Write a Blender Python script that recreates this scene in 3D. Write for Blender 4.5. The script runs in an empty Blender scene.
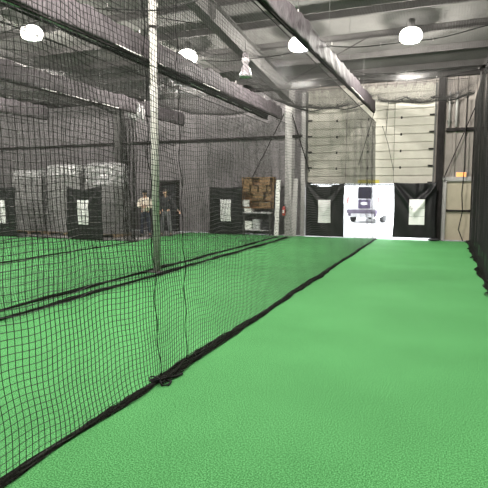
import bpy, bmesh, math, random
import numpy as np
from mathutils import Vector, Matrix
R = math.radians
random.seed(7); rng = np.random.default_rng(7)
scene = bpy.context.scene
col = scene.collection

# ------------------------------------------------------------------ helpers
class MB:
    """collects shapes, builds them as ONE mesh object"""
    def __init__(s): s.v = []; s.f = []; s.sm = []
    def add(s, vs, fs, smooth=False):
        o = len(s.v); s.v += [tuple(v) for v in vs]
        s.f += [tuple(i + o for i in f) for f in fs]; s.sm += [smooth] * len(fs)
    def box(s, c, d, rot=None, bev=0.0):
        x, y, z = d[0]/2, d[1]/2, d[2]/2
        if bev <= 0:
            vs = [Vector((a*x, b*y, e*z)) for a in (-1, 1) for b in (-1, 1) for e in (-1, 1)]
            fs = [(0,1,3,2),(4,6,7,5),(0,4,5,1),(2,3,7,6),(0,2,6,4),(1,5,7,3)]
        else:
            bm = bmesh.new(); bmesh.ops.create_cube(bm, size=1)
            for v in bm.verts: v.co = Vector((v.co.x*d[0], v.co.y*d[1], v.co.z*d[2]))
            bmesh.ops.bevel(bm, geom=bm.edges[:], offset=bev, segments=2, affect='EDGES', profile=.6)
            vs = [v.co.copy() for v in bm.verts]; fs = [tuple(v.index for v in f.verts) for f in bm.faces]; bm.free()
        if rot is not None: vs = [rot @ v for v in vs]
        s.add([v + Vector(c) for v in vs], fs)
    def tube(s, pts, r, sides=8, closed=False, flat=1.0, smooth=True):
        pts = [Vector(p) for p in pts]; n = len(pts)
        rs = r if hasattr(r, '__len__') else [r]*n
        vs = []; prev = None
        for i, p in enumerate(pts):
            if closed: t = pts[(i+1) % n] - pts[i-1]
            else: t = pts[min(i+1, n-1)] - pts[max(i-1, 0)]
            t.normalize()
            if prev is None:
                up = Vector((0,0,1)) if abs(t.z) < .9 else Vector((1,0,0))
                a = t.cross(up).normalized()
            else:
                a = prev - t*prev.dot(t)
                a = a.normalized() if a.length > 1e-6 else t.orthogonal().normalized()
            prev = a; b = a.cross(t)
            for k in range(sides):
                w = 2*math.pi*k/sides
                vs.append(p + a*math.cos(w)*rs[i] + b*math.sin(w)*rs[i]*flat)
        fs = []
        for i in range(n if closed else n-1):
            j = (i+1) % n
            for k in range(sides):
                l = (k+1) % sides
                fs.append((i*sides+k, i*sides+l, j*sides+l, j*sides+k))
        if not closed:
            fs.append(tuple(range(sides))[::-1]); fs.append(tuple((n-1)*sides+k for k in range(sides)))
        s.add(vs, fs, smooth)
    def lathe(s, prof, c=(0,0,0), seg=24, rot=None, smooth=True):
        vs = []; fs = []; n = len(prof)
        for r_, z in prof:
            for k in range(seg):
                w = 2*math.pi*k/seg; vs.append(Vector((r_*math.cos(w), r_*math.sin(w), z)))
        for i in range(n-1):
            for k in range(seg):
                l = (k+1) % seg; fs.append((i*seg+k, i*seg+l, (i+1)*seg+l, (i+1)*seg+k))
        fs.append(tuple(range(seg))[::-1]); fs.append(tuple((n-1)*seg+k for k in range(seg)))
        if rot is not None: vs = [rot @ v for v in vs]
        s.add([v + Vector(c) for v in vs], fs, smooth)
    def poly(s, pts, ext):
        n = len(pts); e = Vector(ext); P = [Vector(p) for p in pts]
        s.add(P + [p+e for p in P], [tuple(range(n))[::-1], tuple(range(n, 2*n))] + [(i, (i+1) % n, n+(i+1) % n, n+i) for i in range(n)])
    def ball(s, c, d, seg=16, ring=10, rot=None):
        prof = [(max(1e-4, math.sin(math.pi*i/ring)), -math.cos(math.pi*i/ring)) for i in range(ring+1)]
        vs = []; fs = []
        for r_, z in prof:
            for k in range(seg):
                w = 2*math.pi*k/seg; vs.append(Vector((r_*math.cos(w)*d[0], r_*math.sin(w)*d[1], z*d[2])))
        for i in range(ring):
            for k in range(seg):
                l = (k+1) % seg; fs.append((i*seg+k, i*seg+l, (i+1)*seg+l, (i+1)*seg+k))
        if rot is not None: vs = [rot @ v for v in vs]
        s.add([v + Vector(c) for v in vs], fs, True)
    def build(s, name, mat, parent=None):
        me = bpy.data.meshes.new(name); me.from_pydata(s.v, [], s.f)
        me.polygons.foreach_set('use_smooth', s.sm); me.update()
        bm = bmesh.new(); bm.from_mesh(me); bmesh.ops.recalc_face_normals(bm, faces=bm.faces); bm.to_mesh(me); bm.free()
        return link(name, me, mat, parent)

def link(name, me, mat, parent=None):
    o = bpy.data.objects.new(name, me); col.objects.link(o)
    if mat and not me.materials: me.materials.append(mat)
    if parent: o.parent = parent
    return o
def tag(o, label=None, cat=None, group=None, kind=None):
    if label: o['label'] = label
    if cat: o['category'] = cat
    if group: o['group'] = group
    if kind: o['kind'] = kind
    return o
def empty(name, loc=(0,0,0), rz=0):
    o = bpy.data.objects.new(name, None); col.objects.link(o)
    o.location = loc; o.rotation_euler = (0,0,rz); return o
def structure(o): o['kind'] = 'structure'; return o
def copy_tree(o, parent=None):
    c = o.copy(); col.objects.link(c); c.parent = parent
    for ch in [x for x in bpy.data.objects if x.parent == o]: copy_tree(ch, c)
    return c
def raw_mesh(name, V, Q, smooth=True):
    me = bpy.data.meshes.new(name)
    me.vertices.add(len(V)); me.vertices.foreach_set('co', V.astype(np.float32).ravel())
    me.loops.add(Q.size); me.loops.foreach_set('vertex_index', Q.astype(np.int32).ravel())
    me.polygons.add(len(Q)); me.polygons.foreach_set('loop_start', np.arange(0, Q.size, Q.shape[1], dtype=np.int32))
    me.polygons.foreach_set('use_smooth', np.full(len(Q), smooth))
    me.update(calc_edges=True); return me
def smooth_noise(x, seed, octs=3):
    g = np.random.default_rng(seed); y = np.zeros_like(x, dtype=float)
    for k in range(octs):
        for _ in range(2): y += np.sin(x*(2.0**k)*g.uniform(.7,1.4) + g.uniform(0,6.28)) / (2**k*2)
    return y

# ------------------------------------------------------------------ materials
def mat(name, color, rough=.6, metal=0, noise=0, nscale=5, bump=0, bscale=20, emit=None, estr=0, spec=.5, stretch=None, ramp=None):
    m = bpy.data.materials.new(name); m.use_nodes = True; nt = m.node_tree; b = nt.nodes['Principled BSDF']
    b.inputs['Base Color'].default_value = (*color, 1); b.inputs['Roughness'].default_value = rough
    b.inputs['Metallic'].default_value = metal; b.inputs['Specular IOR Level'].default_value = spec
    tc = nt.nodes.new('ShaderNodeTexCoord'); mp = nt.nodes.new('ShaderNodeMapping')
    nt.links.new(tc.outputs['Object'], mp.inputs['Vector'])
    if stretch: mp.inputs['Scale'].default_value = stretch
    if noise:
        n = nt.nodes.new('ShaderNodeTexNoise'); n.inputs['Scale'].default_value = nscale; n.inputs['Detail'].default_value = 6
        n.inputs['Roughness'].default_value = .65
        nt.links.new(mp.outputs[0], n.inputs['Vector'])
        cr = nt.nodes.new('ShaderNodeValToRGB'); cr.color_ramp.elements[0].position = .3; cr.color_ramp.elements[1].position = .7
        lo = ramp or [c*(1-noise) for c in color]; hi = [min(1, c*(1+noise)) for c in color]
        cr.color_ramp.elements[0].color = (*lo, 1); cr.color_ramp.elements[1].color = (*hi, 1)
        nt.links.new(n.outputs['Fac'], cr.inputs[0]); nt.links.new(cr.outputs[0], b.inputs['Base Color'])
    if bump:
        n2 = nt.nodes.new('ShaderNodeTexNoise'); n2.inputs['Scale'].default_value = bscale; n2.inputs['Detail'].default_value = 5
        nt.links.new(mp.outputs[0], n2.inputs['Vector'])
        bp = nt.nodes.new('ShaderNodeBump'); bp.inputs['Strength'].default_value = bump; bp.inputs['Distance'].default_value = .02
        nt.links.new(n2.outputs['Fac'], bp.inputs['Height']); nt.links.new(bp.outputs[0], b.inputs['Normal'])
    if emit:
        b.inputs['Emission Color'].default_value = (*emit, 1); b.inputs['Emission Strength'].default_value = estr
    return m

M = {}
M['net'] = mat('black_net_cord', (.010,.010,.009), .6, noise=.3, nscale=3, spec=.22)
M['hem'] = mat('bunched_net', (.012,.013,.010), .85, noise=.6, nscale=60, bump=.8, bscale=90, spec=.1)
M['rope'] = mat('black_rope', (.010,.010,.010), .8, noise=.4, nscale=80, spec=.15)
M['valance'] = mat('dusty_purple_grey_sleeve', (.062,.054,.059), .6, spec=.15, noise=.55, nscale=16, bump=1.0, bscale=24, stretch=(1,1.6,.3))
M['glintcord'] = mat('glint_painted_cord', (.75,.72,.72), .3, noise=.3, nscale=4)  # pale colour paints the light glinting off the hem cord
M['blacktarp'] = mat('black_vinyl_tarp', (.009,.009,.010), .5, noise=.3, nscale=4, bump=.2, bscale=5, spec=.25)
M['whitepatch'] = mat('white_vinyl_patch', (.88,.88,.88), .5, noise=.03, nscale=9)
nt = M['whitepatch'].node_tree; tr = nt.nodes.new('ShaderNodeBsdfTranslucent'); tr.inputs[0].default_value = (.85,.85,.85,1); mxs = nt.nodes.new('ShaderNodeMixShader'); mxs.inputs[0].default_value = .3
nt.links.new(nt.nodes['Principled BSDF'].outputs[0], mxs.inputs[1]); nt.links.new(tr.outputs[0], mxs.inputs[2]); nt.links.new(mxs.outputs[0], nt.nodes['Material Output'].inputs[0])
M['patchline'] = mat('grey_stitched_line', (.35,.35,.36), .6, noise=.2, nscale=30)
M['wall'] = mat('grey_metal_wall_panel', (.160,.149,.155), .7, spec=.12, noise=.16, nscale=1.2, stretch=(1,1,.4))
M['wallright'] = mat('beige_wall_panel', (.21,.19,.175), .7, spec=.15, noise=.12, nscale=2)
M['sideply'] = mat('brown_side_wall_board', (.16,.12,.09), .7, noise=.4, nscale=2, stretch=(1,1,.3))
M['ceiling'] = mat('pale_grey_insulated_ceiling', (.100,.098,.094), .85, spec=.08, noise=.14, nscale=1.5, bump=.4, bscale=3)
M['purlin'] = mat('grey_steel_purlin', (.045,.043,.042), .9, spec=.05, noise=.2, nscale=4)
M['steel'] = mat('painted_grey_steel', (.085,.083,.081), .7, spec=.1, noise=.15, nscale=5)
M['paleste'] = mat('pale_painted_steel', (.30,.29,.285), .6, spec=.2, noise=.12, nscale=6)
M['darksteel'] = mat('dark_steel', (.02,.018,.018), .9, spec=.04, noise=.3, nscale=6)
M['pole'] = mat('white_painted_pole', (.50,.49,.46), .4, noise=.14, nscale=7, stretch=(1,1,.3))
M['doorpanel'] = mat('cream_sectional_door', (.33,.318,.28), .7, spec=.15, noise=.09, nscale=2.5)
M['doorbeige'] = mat('beige_steel_door', (.30,.265,.20), .5, noise=.08, nscale=3)
M['concrete'] = mat('smooth_grey_concrete', (.22,.21,.21), .5, noise=.18, nscale=1.5, bump=.1)
M['yard'] = mat('pale_concrete_yard', (.7,.7,.7), .8, noise=.08, nscale=.8)
M['aluminium'] = mat('spun_aluminium', (.62,.56,.6), .35, metal=.25, noise=.1, nscale=20)
M['lampglow'] = mat('glowing_lamp_glass', (.9,.9,.9), .4, emit=(1,.965,.9), estr=12, noise=.02)
M['orange'] = mat('glowing_orange_sign_face', (.9,.35,.12), .5, emit=(1,.28,.07), estr=.9, noise=.1, nscale=20)
M['ply'] = mat('brown_plywood', (.27,.15,.065), .6, noise=.35, nscale=6, stretch=(1,1,4))
M['carton'] = mat('brown_cardboard', (.26,.16,.08), .75, noise=.25, nscale=8)
M['wrap'] = mat('crinkled_clear_plastic_wrap', (.38,.375,.38), .22, noise=.35, nscale=7, bump=1.0, bscale=9, spec=.9)
M['stack'] = mat('grey_stacked_sheets', (.23,.225,.225), .6, noise=.35, nscale=5, stretch=(1,1,12))
M['pallet'] = mat('worn_pallet_wood', (.30,.22,.14), .8, noise=.35, nscale=9)
M['paper'] = mat('white_paper', (.75,.75,.72), .7, noise=.05)
M['greybin'] = mat('pale_grey_plastic', (.45,.45,.46), .5, noise=.15, nscale=10)
M['darkplastic'] = mat('dark_plastic', (.022,.022,.025), .6, spec=.2, noise=.3, nscale=12)
M['red'] = mat('red_paint', (.5,.05,.04), .35, noise=.15, nscale=8)
M['skin'] = mat('skin', (.50,.31,.22), .55, noise=.08, nscale=20)
M['hair'] = mat('dark_hair', (.03,.022,.018), .6, noise=.4, nscale=60)
M['creamshirt'] = mat('cream_shirt', (.72,.64,.55), .8, noise=.14, nscale=14, bump=.3)
M['navy'] = mat('dark_navy_trousers', (.025,.03,.05), .8, noise=.3, nscale=14, bump=.3)
M['blackjacket'] = mat('black_jacket', (.02,.02,.024), .7, noise=.3, nscale=14, bump=.3)
M['greypants'] = mat('mid_grey_trousers', (.10,.10,.11), .8, noise=.2, nscale=14, bump=.3)
M['shoe'] = mat('dark_shoe', (.03,.03,.03), .5, noise=.3, nscale=20)
M['eye'] = mat('eye', (.04,.03,.03), .2, noise=.1)
M['van'] = mat('white_vehicle_paint', (.8,.8,.8), .25, noise=.03, nscale=2)
M['vanglass'] = mat('tinted_vehicle_glass', (.02,.018,.03), .08, noise=.1)
M['vanpanel'] = mat('purple_grey_tailgate_panel', (.10,.075,.14), .4, noise=.3, nscale=5)
M['bumper'] = mat('dark_grey_bumper', (.12,.10,.14), .5, noise=.15, nscale=5)
M['taillight'] = mat('faded_red_tail_lamp', (.5,.12,.12), .3, noise=.1)
M['tyre'] = mat('tyre_rubber', (.025,.025,.025), .8, noise=.2, nscale=20)
M['yellow'] = mat('olive_yellow_sticker', (.35,.30,.05), .6, noise=.4, nscale=12)

def turf_material():
    m = bpy.data.materials.new('short_green_turf'); m.use_nodes = True; nt = m.node_tree; b = nt.nodes['Principled BSDF']
    N = nt.nodes.new; L = nt.links.new
    tc = N('ShaderNodeTexCoord')
    n1 = N('ShaderNodeTexNoise'); n1.inputs['Scale'].default_value = 105; n1.inputs['Detail'].default_value = 5; n1.inputs['Roughness'].default_value = .75
    n2 = N('ShaderNodeTexNoise'); n2.inputs['Scale'].default_value = .9; n2.inputs['Detail'].default_value = 4
    n3 = N('ShaderNodeTexNoise'); n3.inputs['Scale'].default_value = 12; n3.inputs['Detail'].default_value = 3
    mp = N('ShaderNodeMapping'); mp.inputs['Scale'].default_value = (.7, .9, 1)
    L(tc.outputs['Object'], mp.inputs[0])
    for n in (n1, n3): L(tc.outputs['Object'], n.inputs['Vector'])
    L(mp.outputs[0], n2.inputs['Vector'])
    r1 = N('ShaderNodeValToRGB'); e = r1.color_ramp.elements
    e[0].position = .42; e[0].color = (.018,.115,.028,1); e[1].position = .59; e[1].color = (.128,.385,.142,1)
    L(n1.outputs['Fac'], r1.inputs[0])
    r2 = N('ShaderNodeValToRGB'); e = r2.color_ramp.elements
    e[0].position = .35; e[0].color = (.85,.87,.85,1); e[1].position = .65; e[1].color = (1.0,1.0,1.0,1)
    L(n2.outputs['Fac'], r2.inputs[0])
    mx = N('ShaderNodeMixRGB'); mx.blend_type = 'MULTIPLY'; mx.inputs[0].default_value = 1
    L(r1.outputs[0], mx.inputs[1]); L(r2.outputs[0], mx.inputs[2])
    L(mx.outputs[0], b.inputs['Base Color'])
    b.inputs['Roughness'].default_value = .8; b.inputs['Specular IOR Level'].default_value = .06
    
    ad = N('ShaderNodeMath'); ad.operation = 'ADD'; L(n1.outputs['Fac'], ad.inputs[0]); L(n3.outputs['Fac'], ad.inputs[1])
    bp = N('ShaderNodeBump'); bp.inputs['Strength'].default_value = .25; bp.inputs['Distance'].default_value = .01
    L(ad.outputs[0], bp.inputs['Height']); L(bp.outputs[0], b.inputs['Normal'])
    return m
M['turf'] = turf_material()

# ------------------------------------------------------------------ building shell
WY = 18.45                                    # inner face of the end wall
XL, XR, YB = -26.0, 5.5, -7.0
def roof_z(y): return 5.72 + (WY - y)*.102

m = MB(); m.box(((XL+XR)/2, (YB+WY)/2+.1, -.1), (XR-XL+.6, WY-YB+.7, .176)); structure(m.build('floor', M['concrete']))
# turf: an L shape, the left-hand cages end sooner
def turf_grid():
    m = MB(); m.poly([(XL+.3,YB+.1,0), (XR-.1,YB+.1,0), (XR-.1,18.15,0), (-9.75,18.15,0), (-9.75,14.15,0), (XL+.3,14.15,0)], (0,0,-.012))
    return m
turf = turf_grid().build('turf_floor', M['turf']); structure(turf)

def ribbed(x0, x1, z0, z1, y, name, material, pitch=.32, depth=.035, axis='x'):
    """vertical-rib sheet metal with thickness, along x (or y)"""
    prof = []; x = x0
    while x < x1 - 1e-6:
        for dx, d in ((0,0), (.55,0), (.66,1), (.86,1), (.97,0)):
            xx = x + dx*pitch
            if xx < x1: prof.append((xx, -d*depth))
        x += pitch
    prof.append((x1, 0)); T = .08; n = len(prof)
    V = []; F = []
    for (a, d) in prof:
        for zz in (z0, z1):
            for off in (d, T):
                V.append((a, y+off, zz) if axis == 'x' else (y+off, a, zz))
    for i in range(n-1):
        a, b = 4*i, 4*(i+1)
        F += [(a,b,b+2,a+2), (a+1,a+3,b+3,b+1), (a+2,b+2,b+3,a+3), (a,a+1,b+1,b)]
    F += [(0,2,3,1), (4*n-4,4*n-3,4*n-1,4*n-2)]
    mm = MB(); mm.add(V, F); return structure(mm.build(name, material))
DX0, DX1, DTOP = -4.92, -.42, 5.25            # big sectional door
PX0, PX1 = -11.22, -10.42                     # open doorway, its dark inside painted as a closed leaf
ribbed(XL, PX0, 0, roof_z(WY)+.02, WY, 'wall_back', M['wall'])
ribbed(PX0, PX1, 2.06, roof_z(WY)+.02, WY, 'wall_back', M['wall'])
ribbed(PX1, DX0, 0, roof_z(WY)+.02, WY, 'wall_back', M['wall'])
ribbed(DX0, DX1, DTOP, roof_z(WY)+.02, WY, 'wall_back', M['wallright'])
EX0, EX1 = -.08, .82                          # beige exit door
ribbed(DX1, EX0, 0, roof_z(WY)+.02, WY, 'wall_back', M['wallright'])
ribbed(EX0, EX1, 2.08, roof_z(WY)+.02, WY, 'wall_back', M['wallright'])
ribbed(EX1, XR, 0, roof_z(WY)+.02, WY, 'wall_back', M['wallright'])
def sidewall(name, x, material):
    mm = MB(); mm.poly([(x,YB,0), (x,WY+.08,0), (x,WY+.08,roof_z(WY)+.05), (x,YB,roof_z(YB)+.05)], (.12,0,0)); return structure(mm.build(name, material))
sidewall('wall_left', XL-.12, M['wall']); sidewall('wall_right', XR, M['sideply'])
m = MB(); m.box(((XL+XR)/2, YB-.06, 4.2), (XR-XL+.24, .12, 8.6)); structure(m.build('wall_front', M['wall']))
m = MB(); m.poly([(XL-.12,YB-.1,roof_z(YB-.1)), (XL-.12,WY+.4,roof_z(WY+.4)), (XL-.12,WY+.4,roof_z(WY+.4)+.12), (XL-.12,YB-.1,roof_z(YB-.1)+.12)], (XR-XL+.24,0,0))
structure(m.build('ceiling', M['ceiling']))
# purlins (Z sections) run parallel to the end wall
for i in range(17):
    y = WY - .75 - i*1.5
    z = roof_z(y)
    m = MB()
    m.box(((XL+XR)/2, y, z-.11), (XR-XL-.02, .012, .20))
    m.box(((XL+XR)/2, y-.035, z-.205), (XR-XL-.02, .08, .012))
    structure(m.build('ceiling_purlin', M['purlin']))
# eave strut on the end wall, coloured dark as the shadow gap under the roof
m = MB(); m.box(((XL+XR)/2, WY-.13, roof_z(WY)-.17), (XR-XL-.02, .16, .2)); structure(m.build('trim_2', M['darksteel']))
# portal frames: column on the end wall + rafter rising towards the camera
for k, cx in enumerate((-20.7, -13.1, -5.5, 2.15)):
    m = MB(); w = .26; d = .36
    yc = WY - .06 - d/2
    m.box((cx, yc, 2.7), (.014, d, 5.4)); m.box((cx, yc-d/2, 2.7), (w, .016, 5.4)); m.box((cx, yc+d/2, 2.7), (w, .016, 5.4))
    structure(m.build('column_steel', M['paleste'] if cx == -5.5 else M['steel']))
    m = MB()
    y0, y1 = WY-.1, YB+.05
    d0, d1 = .62, .38
    def P(x, y, dz): return (x, y, roof_z(y)-.22+dz)
    m.poly([P(cx-.007,y0,0), P(cx-.007,y1,0), P(cx-.007,y1,-d1), P(cx-.007,6,-d1), P(cx-.007,y0,-d0)], (.014,0,0))
    m.poly([P(cx-w/2,y0,0), P(cx-w/2,y1,0), P(cx-w/2,y1,.014), P(cx-w/2,y0,.014)], (w,0,0))
    m.poly([P(cx-w/2,y0,-d0), P(cx-w/2,6,-d1), P(cx-w/2,y1,-d1), P(cx-w/2,y1,-d1+.014), P(cx-w/2,6,-d1+.014), P(cx-w/2,y0,-d0+.014)], (w,0,0))
    for yy in (15, 11.5, 8, 4.5, 1):
        m.box((cx, yy, roof_z(yy)-.22-d1/2), (w-.02, .01, d1-.03))
    structure(m.build('beam_rafter', M['steel']))
# wall girts
m = MB()
for (x0, x1) in ((XL, DX0-.12), (DX1+.3, XR)):
    m.box(((x0+x1)/2, WY-.09, 3.72), (x1-x0-.02, .1, .1))
structure(m.build('trim_3', M['darksteel']))
# X bracing rods on the end wall and in the roof
def rod(a, b, r, name, material=None):
    m = MB(); m.tube([a, b], r, 6); return structure(m.build(name, material or M['darksteel']))
rod((-5.6,WY-.2,5.0), (-4.75,WY-.2,2.4), .018, 'trim_4'); rod((-5.75,WY-.2,4.55), (-7.05,WY-.2,2.15), .018, 'trim_5')
rod((.75,WY-.2,4.4), (-.12,WY-.2,2.1), .018, 'trim_6')
rod((-5.6,14.6,roof_z(14.6)-.35), (-2.2,17.6,roof_z(17.6)-.3), .014, 'trim_7'); rod((-5.6,17.6,roof_z(17.6)-.35), (-2.0,14.2,roof_z(14.2)-.3), .014, 'trim_8')
rod((-13,11,roof_z(11)-.35), (-5.7,6.5,roof_z(6.5)-.35), .014, 'trim_9'); rod((-13,7,roof_z(7)-.35), (-5.7,12.5,roof_z(12.5)-.35), .014, 'trim_10')
# dark jamb column and lining around the big door
m = MB(); m.box((-.27, WY-.1, 2.8), (.22, .16, 5.6)); structure(m.build('column_door_jamb', M['darksteel']))
m = MB(); m.box((DX0-.09, WY-.08, 2.65), (.16, .12, 5.3)); structure(m.build('trim_11', M['paleste']))

# ------------------------------------------------------------------ sectional door, raised about 1.9 m
DB = 1.93
root = structure(empty('door_1', ((DX0+DX1)/2, WY, 0)))
hw = (DX1-DX0)/2
m = MB(); z = DB
while z < DTOP+.05:
    for k in range(2):
        zz = z + k*.285
        m.poly([(-hw,.0,zz+.008), (-hw,-.022,zz+.022), (-hw,-.022,zz+.262), (-hw,.0,zz+.276), (-hw,.04,zz+.276), (-hw,.04,zz+.008)], (2*hw,0,0))
    m.box((0,.02,z+.285), (2*hw,.02,.03)); m.box((0,.02,z+.57), (2*hw,.02,.02))
    z += .57
m.build('door_panel', M['doorpanel'], root)
m = MB(); m.box((0,.01,DB-.025), (2*hw,.05,.05), bev=.01); m.build('bottom_seal', M['darkplastic'], root)
for hx in (-1.12, 0, 1.12):
    for i in range(5):
        m = MB(); m.box((hx,-.03,DB+.57*(i+1)), (.05,.014,.09), bev=.004); m.tube([(hx-.035,-.04,DB+.57*(i+1)), (hx+.035,-.04,DB+.57*(i+1))], .01, 6)
        m.build('hinge', M['darksteel'], root)
for sx in (-1, 1):
    m = MB(); m.box((sx*(hw-.035),-.07,2.7), (.05,.05,5.2)); m.build('door_track', M['steel'], root)
    for i in range(6):
        m = MB(); m.box((sx*(hw-.12),-.06,DB+.05+.57*i), (.2,.03,.05)); m.build('roller_bracket', M['darksteel'], root)
m = MB(); m.box((.05,-.03,DB+.09), (.75,.008,.12)); m.build('warning_strip', M['yellow'], root)

# pass doors
def pass_door(n, x0, x1, h, leaf, frame, y=WY):
    root = structure(empty('door_%d' % n, ((x0+x1)/2, y, 0))); w = x1-x0
    m = MB()
    m.box((-w/2+.03,-.02,h/2), (.06,.14,h)); m.box((w/2-.03,-.02,h/2), (.06,.14,h)); m.box((0,-.02,h-.03), (w,.14,.06)); m.box((0,.0,h+.03), (w+.16,.2,.12)); m.box((0,.03,.012), (w+.1,.16,.024)); m.box((-w/2-.03,.02,h/2), (.08,.12,h)); m.box((w/2+.03,.02,h/2), (.08,.12,h)); m.build('door_frame', frame, root)
    m = MB(); m.box((0,.02,h/2-.02), (w-.12,.045,h-.08), bev=.004); m.build('door_leaf', leaf, root)
    return root, w
r2, w2 = pass_door(2, PX0, PX1, 2.05, M['darkplastic'], M['darksteel'])  # dark leaf colour stands for the unlit opening
m = MB(); m.tube([(.26,-.01,1.0), (.26,-.06,1.0), (.16,-.06,1.0)], .011, 8); m.build('handle', M['steel'], r2)
r3, w3 = pass_door(3, EX0, EX1, 2.07, M['doorbeige'], M['paleste'])
m = MB(); m.box((0,-.06,1.02), (.74,.045,.06), bev=.01); m.box((-.35,-.03,1.02), (.05,.06,.08)); m.box((.35,-.03,1.02), (.05,.06,.08)); m.build('panic_bar', M['darksteel'], r3)
t = tag(empty('wall_sign', (.42, WY-.055, 2.22)), 'small glowing orange sign box above the beige exit door', 'sign')
m = MB(); m.box((0,0,0), (.34,.06,.2), bev=.01); m.build('housing', M['paleste'], t)
m = MB(); m.box((0,-.034,0), (.3,.01,.16), bev=.003); m.build('sign_face', M['orange'], t)
# conduits
for k, (x, r_, lab) in enumerate(((-.02,.03,'thinner pale conduit running down the wall beside the dark door jamb'), (.2,.045,'thicker white conduit beside the thinner one, above the beige exit door'))):
    t = tag(empty('wall_conduit', (x, WY-.17, 3.8)), lab, 'pipe')
    m = MB(); m.tube([(0,0,0), (0,0,1.0), (0,.02,1.15)], r_, 10); m.build('pipe', M['paleste'], t)
    for zz in (.2, .8):
        m = MB(); m.box((0,.06,zz), (.14,.1,.03)); m.build('clamp', M['steel'], t)

# ------------------------------------------------------------------ nets (real cord, 44 mm mesh)
CELL = .0445
def net_mesh(name, P, r):
    """P: (n,m,3) grid of knots -> triangular-section cords along both directions"""
    gi = np.gradient(P, axis=0); gj = np.gradient(P, axis=1)
    nrm = np.cross(gi, gj); nrm /= np.linalg.norm(nrm, axis=2, keepdims=True) + 1e-9
    Vs = []; Qs = []; off = 0; n, mm = P.shape[:2]
    idx = np.arange(n*mm).reshape(n, mm)
    for ax, g in ((0, gi), (1, gj)):
        t = g / (np.linalg.norm(g, axis=2, keepdims=True) + 1e-9)
        b = np.cross(t, nrm)
        V = np.stack([P + r*(math.cos(w)*nrm + math.sin(w)*b) for w in (0, 2.0944, 4.18879)], axis=2)   # n,m,3,3
        Vs.append(V.reshape(-1, 3))
        A = idx[:-1, :] if ax == 0 else idx[:, :-1]; B = idx[1:, :] if ax == 0 else idx[:, 1:]
        A = A.ravel(); B = B.ravel()
        for k in range(3):
            l = (k+1) % 3
            Qs.append(np.stack([A*3+k, A*3+l, B*3+l, B*3+k], 1) + off)
        off += n*mm*3
    return raw_mesh(name, np.concatenate(Vs), np.concatenate(Qs))

def side_net_grid(y0, y1, z0, z1, xtop, xbot, seed, amp=.03, wl=.7, gather=None):
    n = int((y1-y0)/CELL)+1; mz = int((z1-z0)/CELL)+1
    S = np.linspace(y0, y1, n)[:, None]*np.ones((1, mz)); Z = np.ones((n, 1))*np.linspace(z0, z1, mz)[None]
    h = (Z-z0)/(z1-z0)
    X = xbot + (xtop-xbot)*(1-(1-h)**1.6)
    env = .35 + .65*np.sin(np.pi*np.clip(h*.9+.05, 0, 1))
    ph = smooth_noise(S*.9, seed+1)*1.6
    X = X + amp*env*(np.sin(2*np.pi*S/wl + ph + .6*np.sin(Z*1.1)) + .5*np.sin(2*np.pi*S/(wl*2.7)+seed))
    Z2 = Z + .02*np.sin(S*1.9+seed)*h*(1-h)*4*1.5 + .012*np.sin(S*6.1+Z*2)*(1-h) + .007*np.sin(S*13+Z*5+seed)
    S2 = S + .012*np.sin(Z*5+S*2+seed) + .009*np.sin(Z*11+S*4+seed) + .01*smooth_noise(Z*3+S, seed+5)
    if gather:
        gy, gw, gs = gather
        S2 = S2 + (gy-S2)*gs*np.exp(-((S2-gy)/gw)**2)*(1-h)**9
    return np.stack([X, S2, Z2], 2)

def cordline(pts, r, sides=5): m = MB(); m.tube(pts, r, sides); return m
def hem_mesh(pts, wfun, seed, strands=7, core=True):
    """gathered net lying along the floor: crumpled layers of netting plus wandering cords"""
    g = random.Random(seed); n0 = len(pts)
    L = sum((Vector(pts[i+1])-Vector(pts[i])).length for i in range(n0-1)); n = max(8, int(L/.035))
    T = np.linspace(0, n0-1, n); A = np.array(pts)
    C = np.stack([np.interp(T, np.arange(n0), A[:, k]) for k in range(3)], 1)
    ws = np.array([wfun(t/(n0-1)) for t in T]); Vs = []; Qs = []; off = 0; S = C[:, 1]
    for k in range(3):
        q = 9; U = np.linspace(-1, 1, q)[None, :]; a = g.uniform(0, 6)
        f1 = smooth_noise(S*4, seed*7+k, 2)[:, None]; f2 = smooth_noise(S*5, seed*5+k+50, 2)[:, None]
        X = C[:, 0:1] + ws[:, None]*(U*(.95+.18*f2) + .25*f1 + .18*np.sin(U*7+S[:, None]*9+a))
        Y = S[:, None] + .02*np.sin(U*5+S[:, None]*6+a) + 0*U
        Z = .006 + ws[:, None]*.22*(1+np.sin(U*5.5+a+3*f1))*(1-.55*U*U) + .003*k
        P = np.stack([X, Y, Z], 2); me = net_mesh('t', P, .0028)
        v = np.empty(len(me.vertices)*3, np.float32); me.vertices.foreach_get('co', v)
        l = np.empty(len(me.loops), np.int32); me.loops.foreach_get('vertex_index', l)
        Vs.append(v.reshape(-1,3)); Qs.append(l.reshape(-1,4)+off); off += len(me.vertices); bpy.data.meshes.remove(me)
    m = MB(); m.v = [tuple(map(float, x)) for x in np.concatenate(Vs)]; m.f = [tuple(map(int, x)) for x in np.concatenate(Qs)]; m.sm = [True]*len(m.f)
    for k in range(strands):
        a, b, c = g.uniform(0,6), g.uniform(.12,.5), g.uniform(0,6); d = g.uniform(.05,.3)
        m.tube([(p[0] + wfun(i/(n0-1))*(math.sin(i*b+a)*.6+.3*math.sin(i*d*3+c)), p[1], .008 + wfun(i/(n0-1))*.25*(1+math.sin(i*d+c))) for i, p in enumerate(pts)], .0055, 4)
    return m

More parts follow.
